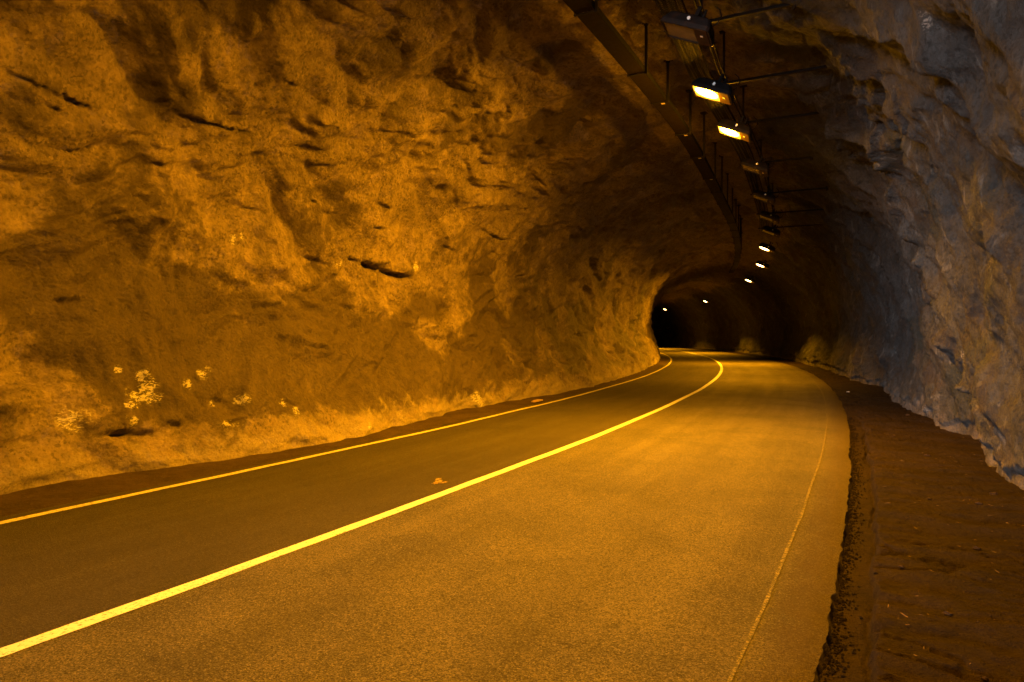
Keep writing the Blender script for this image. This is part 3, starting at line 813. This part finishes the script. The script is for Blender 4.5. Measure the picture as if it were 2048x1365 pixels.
for k in range(len(JT) - 1):
    a, b = JT[k] + 0.012, JT[k + 1] - 0.012
    mb = MB(); fm = MB()
    n = 4; kink = random.uniform(-0.008, 0.008)
    for q in range(n):
        s0, s1 = a + (b - a) * q / n, a + (b - a) * (q + 1) / n
        z0, z1 = zt(s0) + kink, zt(s1) + kink
        P0, P1 = wpt(s0, ut(s0), z0), wpt(s1, ut(s1), z1)
        X = frame_at(s0)[0]
        w = 0.135
        mb.bar(loc(P0), loc(P1), w * 2, 0.006)                                      # floor
        for sg_ in (-1, 1):
            fm.bar(loc(P0 + X * sg_ * (w + 0.003) + Vector((0, 0, 0.042))), loc(P1 + X * sg_ * (w + 0.003) + Vector((0, 0, 0.042))), 0.005, 0.095)
            fm.bar(loc(P0 + X * sg_ * (w - 0.010) + Vector((0, 0, 0.093))), loc(P1 + X * sg_ * (w - 0.010) + Vector((0, 0, 0.093))), 0.022, 0.004)
    sec = mb.build('tray_section', M['tray'], tray)
    fm.build('side_flange', M['flank'], sec)
    # bracket plate under the joint
    c = wpt(JT[k], ut(JT[k]), zt(JT[k]) - 0.012); X, Y = frame_at(JT[k])
    jb = MB().bar(loc(c - X * 0.165), loc(c + X * 0.165), 0.045, 0.012); jb.bar(loc(c - X * .16 + Vector((0,0,.008))), loc(c - X * .16 + Vector((0, 0, .10))), .04, .008)
    jb.build('joint_bracket', M['dark'], tray)
    # sticker near the joint on some sections
    if k in (3, 4, 5, 6, 7, 8):
        ss = JT[k] + 0.10
        c = wpt(ss, ut(ss) + 0.045, zt(ss) - 0.0075); X, Y = frame_at(ss)
        MB().bar(loc(c - X * 0.033), loc(c + X * 0.033), 0.07, 0.003).build('sticker', M['sticker'], sec)
    # hanger rod up to the rock on the right-hand flank
    if JT[k] < 40:
        hu = ut(JT[k]) + 0.155; zr = rock_up(JT[k], hu)
        p0 = wpt(JT[k], hu, zt(JT[k]) - 0.03); p1 = wpt(JT[k], hu, zr + 0.02)
        X, Y = frame_at(JT[k])
        h = MB().bar(loc(p0), loc(p1), 0.042, 0.042, up=Y).build('hanger', M['dark'], tray)
        pm = MB(); c = wpt(JT[k], hu, zr - 0.015)
        tilt = random.uniform(-.02, .03)
        pm.bar(loc(c - X * 0.085 + Vector((0, 0, tilt))), loc(c + X * 0.085), 0.11, 0.028)
        pm.bar(loc(c - Vector((0, 0, 0.05))), loc(c + Vector((0, 0, 0.02))), 0.07, 0.07)
        pm.build('anchor_plate', M['dark'], h)
# cables lying in the tray
cm = MB()
for off in (-0.07, -0.02, 0.05):
    cm.tube([loc(wpt(s, ut(s) + off + 0.01 * math.sin(s * 1.3 + off * 40), zt(s) + 0.025)) for s in np.arange(JT[0], JT[-1], 0.7)], 0.016, 6)
cm.build('cable', M['cable'], tray, smooth=True)

# ------------------------------------------------------------------ lamp positions
LAMPS = [(-0.05, 3.78, 5.73, 1), (1.12, 6.3, 5.73, 1), (2.25, 8.83, 5.73, 0), (3.23, 11.08, 5.73, 1), (4.28, 13.21, 5.73, 1), (5.72, 16.15, 5.73, 0), (7.11, 19.37, 5.68, 0), (8.21, 21.87, 5.54, 0), (9.17, 24.25, 5.44, 0), (10.29, 27.64, 5.29, 1), (12.37, 33.82, 5.24, 1), (15.07, 43.31, 5.24, 1), (19.96, 70.22, 5.24, 1), (20.54, 91.36, 5.2, 1)]      # x, y, height, lit
LSU = [to_su(x, y) for x, y, z, on in LAMPS]

# ------------------------------------------------------------------ wire mesh tray with struts pinned to the rock
def lamp_u(s): return float(np.interp(s, [q[0] for q in LSU], [q[1] for q in LSU]))
def lamp_z(s): return float(np.interp(s, [q[0] for q in LSU], [l[2] for l in LAMPS]))
def mu(s): return lamp_u(s) - 0.20
def mz(s): return lamp_z(s) + 0.36
m0 = wpt(LSU[0][0], mu(LSU[0][0]), mz(LSU[0][0]))
mesh_tray = empty('wire_mesh_tray', m0)
tag(mesh_tray, 'wire mesh cable tray above the floodlights, braced by struts to the right rock', 'cable tray')
minv = Matrix.Translation(m0).inverted()
def ml(p): return minv @ Vector(p)
sA, sB = LSU[0][0] - 2.5, LSU[8][0] + 1.5
wm = MB(); st_ = 0.05
ns = int((sB - sA) / st_)
hw = 0.15
prev = None
for i in range(ns):
    s = sA + i * st_
    if s < 22 or i % 2 == 0:
        a, b = wpt(s, mu(s) - hw, mz(s)), wpt(s, mu(s) + hw, mz(s))
        wm.bar(ml(a), ml(b), 0.006); wm.bar(ml(a), ml(a + Vector((0, 0, .055))), 0.006); wm.bar(ml(b), ml(b + Vector((0, 0, .055))), 0.006)
seg = np.arange(sA, sB, 0.5)
for off in np.linspace(-hw, hw, 9):
    for a, b in zip(seg[:-1], seg[1:]): wm.bar(ml(wpt(a, mu(a) + off, mz(a) + .004)), ml(wpt(b, mu(b) + off, mz(b) + .004)), 0.006)
for off in (-hw, hw):
    for a, b in zip(seg[:-1], seg[1:]): wm.bar(ml(wpt(a, mu(a) + off, mz(a) + .055)), ml(wpt(b, mu(b) + off, mz(b) + .055)), 0.014)
wm.build('wire_mesh', M['dark'], mesh_tray)
cb = MB()
for off, r in ((-0.09, .014), (-.05, .018), (0.0, .014), (0.06, .02)):
    cb.tube([ml(wpt(s, mu(s) + off + .012 * math.sin(s * 1.7 + off * 50), mz(s) + .03)) for s in np.arange(sA, sB, .6)], r, 6)
cb.build('cable', M['cable'], mesh_tray, smooth=True)
for off in (0.30, 0.36):
    cc = MB().tube([ml(wpt(s, mu(s) + off, mz(s) + .02 + .01 * math.sin(s + off * 9))) for s in np.arange(sA, sB, .6)], .014, 6)
    cc.build('conduit', M['dark'], mesh_tray, smooth=True)
for k in range(9):
    s = LSU[k][0] + (0.55 if k < 5 else 0.7)
    z = mz(s) - 0.02; ur = rock_side(s, z, 1) or 4.0
    ur = min(ur, mu(s) + 2.6)
    a = wpt(s, mu(s) - 0.2, z); b = wpt(s, ur + 0.03, z + 0.02)
    X, Y = frame_at(s)
    o = MB().bar(ml(a), ml(b), 0.042, 0.042).build('strut', M['dark'], mesh_tray)
    MB().bar(ml(b - X * .03 + Vector((0, 0, -.07))), ml(b - X * .05 + Vector((0, 0, .06))), .09, .02).build('anchor_plate', M['dark'], o)
    hu = mu(s) + 0.30; zr = rock_up(s, hu)
    h = MB().bar(ml(wpt(s, hu, z)), ml(wpt(s, hu, zr + .02)), 0.03).build('hanger', M['dark'], mesh_tray)
    c = wpt(s, hu, zr - .01)
    MB().bar(ml(c - X * .07), ml(c + X * .07), .08, .022).build('anchor_plate', M['dark'], h)

# ------------------------------------------------------------------ floodlights
def make_flood(lit, power=1.0):
    """local: x across the road, -y towards the camera, z up; origin at the middle of the body"""
    r = empty('floodlight', (0, 0, 0))
    W_, Dp, Ht = 0.66, 0.44, 0.19
    xs = (-W_ / 2, W_ / 2)
    body = MB()
    # bottom rim (wide) and narrower back, chamfered like a cast housing
    def loop(w, d, z, ch):
        return [(-w + ch, -d, z), (w - ch, -d, z), (w, -d + ch, z), (w, d - ch, z), (w - ch, d, z), (-w + ch, d, z), (-w, d - ch, z), (-w, -d + ch, z)]
    L0 = loop(W_ / 2, Dp / 2, 0.0, 0.03); L1 = loop(W_ / 2, Dp / 2, 0.05, 0.03); L2 = loop(W_ / 2 - .045, Dp / 2 - .055, Ht - .03, .035); L3 = loop(W_ / 2 - .08, Dp / 2 - .09, Ht, .035)
    Li = loop(W_ / 2 - .022, Dp / 2 - .022, 0.0, .02); Lj = loop(W_ / 2 - .022, Dp / 2 - .022, 0.03, .02)
    V = L0 + L1 + L2 + L3 + Li + Lj; F = []
    for a, b in ((0, 8), (8, 16), (16, 24)):
        for k in range(8): F.append((a + k, a + (k + 1) % 8, b + (k + 1) % 8, b + k))
    F.append(tuple(24 + k for k in range(8)))
    for k in range(8):
        F.append((32 + k, 32 + (k + 1) % 8, (k + 1) % 8, k)); F.append((40 + k, 40 + (k + 1) % 8, 32 + (k + 1) % 8, 32 + k))
    F.append(tuple(40 + k for k in range(8))[::-1])
    body.add(V, F)
    for q in range(6): body.box((-.2 + q * .055, 0, Ht + .006), (.010, Dp - .2, .02))     # cooling fins
    body.build('housing', M['housing'], r, bevel=.004)
    gx0, gx1 = -W_ / 2 + .028, W_ / 2 - .215
    g = MB().box(((gx0 + gx1) / 2, 0, .010), (gx1 - gx0, Dp - .06, .008))
    g.build('glass', M['glass_on' if lit else 'glass_off'], r)
    MB().box(((gx1 + W_ / 2 - .024) / 2 + .003, 0, .006), (W_ / 2 - .024 - gx1 - .008, Dp - .052, .022)).build('gear_cover', M['gear'], r, bevel=.003)
    MB().box((W_ / 2 - .115, -.03, -.007), (.035, .035, .003)).build('sticker', M['sticker'], r)
    fr = MB()
    for sgn in (-1, 1): fr.box(((gx0 + gx1) / 2, sgn * (Dp / 2 - .022), -.004), (gx1 - gx0 + .02, .022, .010))
    fr.box((gx0 - .002, 0, -.004), (.018, Dp - .03, .010))
    fr.build('glass_frame', M['housing'], r)
    MB().tube([(0.03, -Dp / 2 + .02, .10), (0.03, -Dp / 2 - .012, .095)], .022, 10).build('bolt', M['bolt'], r)
    br = MB().bar((0.03, -.02, Ht), (0.03, -.02, .36), .05, .03, up=(0, 1, 0)); br.bar((-.10, -.02, Ht + .012), (.16, -.02, Ht + .012), .06, .014); br.bar((.10, .04, Ht), (.10, .04, .36), .03, .02, up=(0, 1, 0))
    br.build('bracket', M['dark'], r)
    MB().tube([(.26, .0, .13), (.33, -.02, .20), (.34, -.02, .30), (.28, 0, .38), (.2, .02, .42)], .010, 6).build('cable', M['cable'], r, smooth=True)
    if lit:
        ld = bpy.data.lights.new('lamp_light', 'AREA'); ld.shape = 'RECTANGLE'; ld.size = (gx1 - gx0) * .62; ld.size_y = (Dp - .09) * .62
        ld.energy = LAMP_W * (power if power != 0.6 else 1.4); ld.color = SODIUM; ld.spread = math.radians(160 if power in (1.0, 0.46) else 142)
        lo = bpy.data.objects.new('lamp_light', ld); COL.objects.link(lo); lo.parent = r; lo.location = ((gx0 + gx1) / 2, 0, -.004)
        # fill point added under the lit glass to brighten the ceiling rock around it
        pd = bpy.data.lights.new('ceiling_fill', 'POINT'); pd.energy = 230 * (0.12 if power in (0.45, 0.6) else power); pd.color = SODIUM; pd.shadow_soft_size = .05
        po = bpy.data.objects.new('ceiling_fill', pd); COL.objects.link(po); po.parent = r; po.location = ((gx0 + gx1) / 2, 0, -.07)
    return r
def copy_tree(o, parent=None):
    c = o.copy(); COL.objects.link(c); c.parent = parent
    for ch in [x for x in bpy.data.objects if x.parent == o]: copy_tree(ch, c)
    return c
LBL = ['lit floodlight over the road beside the camera, above the frame', 'lit floodlight just above the frame, between the camera and the big unlit one',
       'big unlit floodlight nearest the camera, pale glass showing, at the top of the picture',
       'nearest lit floodlight glowing below the big unlit one',
       'second lit floodlight, just below and right of the brightest one',
       'unlit floodlight directly beyond the two big glowing ones',
       'small unlit floodlight, second in the dark run of four',
       'small unlit floodlight, third in the dark run of four',
       'unlit floodlight furthest along the dark run, just above the three small lit ones',
       'small lit floodlight, topmost of the three in the far curve',
       'small lit floodlight, middle of the three in the far curve',
       'small lit floodlight, lowest of the three in the far curve',
       'tiny lit floodlight alone over the dark far bend',
       'tiny lit floodlight furthest away, beside the edge of the left wall']
proto = {}
for k, (x, y, z, on) in enumerate(LAMPS):
    key = (on, k > 8, k < 2, k > 10)
    if key not in proto: r = proto[key] = make_flood(on, 0.6 if k > 10 else 0.45 if k > 8 else 0.46 if k < 2 else 1.0)
    else: r = copy_tree(proto[key])
    th = float(spine(LSU[k][0])[2])
    rot = Matrix.Rotation(-th, 4, 'Z') @ Matrix.Rotation(math.radians(24), 4, 'Y') @ Matrix.Rotation(math.radians(-6), 4, 'X')
    r.location = (x, y, z); r.rotation_euler = rot.to_euler()
    tag(r, LBL[k], 'floodlight', 'floodlights hung along the tunnel ceiling')

# ------------------------------------------------------------------ things lying about
def stone_mesh(seed, mat, name):
    rnd = np.random.RandomState(seed)
    import bmesh
    bm = bmesh.new(); bmesh.ops.create_icosphere(bm, subdivisions=2, radius=1.0)
    sc = rnd.uniform(.6, 1.2, 3) * (1, 1, .55)
    for v in bm.verts:
        n_ = float(perlin(np.array([v.co.x * 1.3 + seed]), np.array([v.co.y * 1.3]), np.array([v.co.z * 1.3]))[0])
        v.co = Vector([v.co[i] * sc[i] for i in range(3)]) * (1 + .55 * n_)
    me = bpy.data.meshes.new(name); bm.to_mesh(me); bm.free(); me.materials.append(mat); return me
SM = [stone_mesh(k, M['stone'], 'stone') for k in range(5)]
def put(name, me, s, u, r, z=None, rz=0.0):
    x, y = road_xy(s, u); o = bpy.data.objects.new(name, me); COL.objects.link(o)
    zz = float(ground_z(np.array([s]), np.array([u]))[0]) if z is None else z
    o.location = (float(x), float(y), zz + r * .25); o.scale = (r, r, r); o.rotation_euler = (0, 0, rz); return o
for k, (s_, u_, r_) in enumerate(((11.7, 5.64, .055), (10.6, 4.67, .035), (19.8, 5.41, .07), (11.1, 5.42, .04), (7.75, 4.86, .030), (8.65, 4.62, .028), (11.35, 4.99, .03), (6.95, 4.97, .025), (14.2, 5.2, .05), (9.4, 5.2, .032), (16.5, 4.9, .05), (13.0, 4.75, .035))):
    o = put('stone', SM[k % 5], s_, u_, r_ * .8, rz=k * 1.3)
    tag(o, ['largest dark stone lying far out on the dirt verge by the right wall', 'small stone on the dirt just right of the ditch beside the road', 'big dark stone on the far dirt verge below the right wall', 'stone beside the largest stone on the near verge', 'near stone on the dirt low in the picture', 'small stone right beside the ditch in the near verge', 'small stone on the middle of the near dirt verge', 'smallest stone at the bottom of the dirt verge', 'brown stone halfway along the dirt verge', 'flat little stone in the near dirt verge', 'brown stone on the dirt close to the far ditch', 'small brown stone near the ditch halfway along the verge'][k], 'stone', 'loose stones on the dirt verge')
LIT = stone_mesh(11, M['pale_stone'], 'litter')
o = put('litter', LIT, 26.45, 4.55, .07); tag(o, 'small white scrap lying at the far edge of the dirt verge', 'litter')
x, y = road_xy(19.45, -3.42)
bd = MB().box((0, 0, 0), (.62, .10, .03)); bd.box((.05, .055, .012), (.40, .05, .02))
o = bd.build('board', M['board'], bevel=.004); o.location = (float(x), float(y), .045); o.rotation_euler = (0.05, 0, math.radians(66)); tag(o, 'short weathered board lying between the left edge line and the wall', 'board')
# flakes of yellow paint left on the asphalt beside the centre line
rnd = np.random.RandomState(4); fk = MB()
for q in range(9):
    cs, cu = 9.55 + rnd.normal(0, .10), -0.42 + rnd.normal(0, .05); n_ = 8; ring_ = []
    for j in range(n_):
        an = 2 * math.pi * j / n_; rr = rnd.uniform(.4, 1.0) * .055
        x, y = road_xy(cs + rr * math.cos(an) * 1.6, cu + rr * math.sin(an)); ring_.append((float(x), float(y), float(road_z(np.array([cs]), np.array([cu]))[0]) + .005 + q * .0004))
    fk.add(ring_, [tuple(range(n_))])
o = fk.build('paint_flake', M['yellow']); tag(o, kind='structure')
#
# crumbs, pebbles and straw nobody could count
def scatter(name, n, seed, sfun, shape, mat, kind='stuff'):
    rnd = np.random.RandomState(seed); Vs = []; Fs = []; c = 0
    S_, U_, R_ = sfun(rnd, n)
    Z_ = ground_z(S_, U_) if name != 'road_grit' else road_z(S_, U_)
    X_, Y_ = road_xy(S_, U_)
    ico = np.array([(0, 0, 1), (.9, 0, 0), (0, .8, 0.1), (-.8, .1, 0), (.1, -.9, 0), (0, 0, -1)], float)
    icf = np.array([(0, 1, 2), (0, 2, 3), (0, 3, 4), (0, 4, 1), (5, 2, 1), (5, 3, 2), (5, 4, 3), (5, 1, 4)])
    bx = np.array([(-1, -1, 0), (1, -1, 0), (1, 1, 0), (-1, 1, 0), (0, 0, 1), (0, 0, -1)], float); bxf = np.array([(0, 1, 4), (1, 2, 4), (2, 3, 4), (3, 0, 4), (1, 0, 5), (2, 1, 5), (3, 2, 5), (0, 3, 5)])
    for i in range(n):
        a = rnd.uniform(0, 6.28); ca, sa = math.cos(a), math.sin(a)
        if shape == 'straw': v = bx * (R_[i] * rnd.uniform(4, 14), R_[i] * .5, R_[i] * .4)
        else: v = ico * rnd.uniform(.6, 1.3, (6, 1)) * (R_[i], R_[i] * rnd.uniform(.6, 1), R_[i] * .6)
        w = np.stack([v[:, 0] * ca - v[:, 1] * sa + X_[i], v[:, 0] * sa + v[:, 1] * ca + Y_[i], v[:, 2] + Z_[i] + R_[i] * .25], -1)
        if shape == 'straw': w[:, 2] += v[:, 0] * rnd.uniform(-.15, .15)
        Vs.append(w); Fs.append((icf if shape != 'straw' else bxf) + c); c += 6
    o = mesh_np(name, np.vstack(Vs), np.vstack(Fs), mat, smooth=False); return tag(o, kind=kind)
def f_edge(r, n):
    S = r.uniform(0, 1, n) ** 1.7 * 16 + 3.5; return S, road_edge(S) + np.abs(r.normal(0, .07, n)) - .015, r.uniform(.005, .022, n)
def f_verge(r, n):
    S = r.uniform(0, 1, n) ** 1.8 * 28 + 3; return S, road_edge(S) + .02 + r.uniform(0, 1, n) ** 1.0 * 2.4, r.uniform(.003, .010, n)
def f_straw(r, n):
    S = r.uniform(0, 1, n) ** 1.5 * 14 + 3; return S, road_edge(S) + .3 + r.uniform(0, 1, n) * 2.0, r.uniform(.0016, .0032, n)
scatter('asphalt_crumbs', 5200, 1, f_edge, 'stone', M['crumb'])['label'] = 'dark crumbs of broken asphalt along the road edge'
scatter('gravel', 6000, 2, f_verge, 'stone', M['stone'])['label'] = 'small brown gravel scattered over the dirt verge'
scatter('straw', 260, 3, f_straw, 'straw', M['straw'])['label'] = 'thin dry straws scattered over the dirt verge'
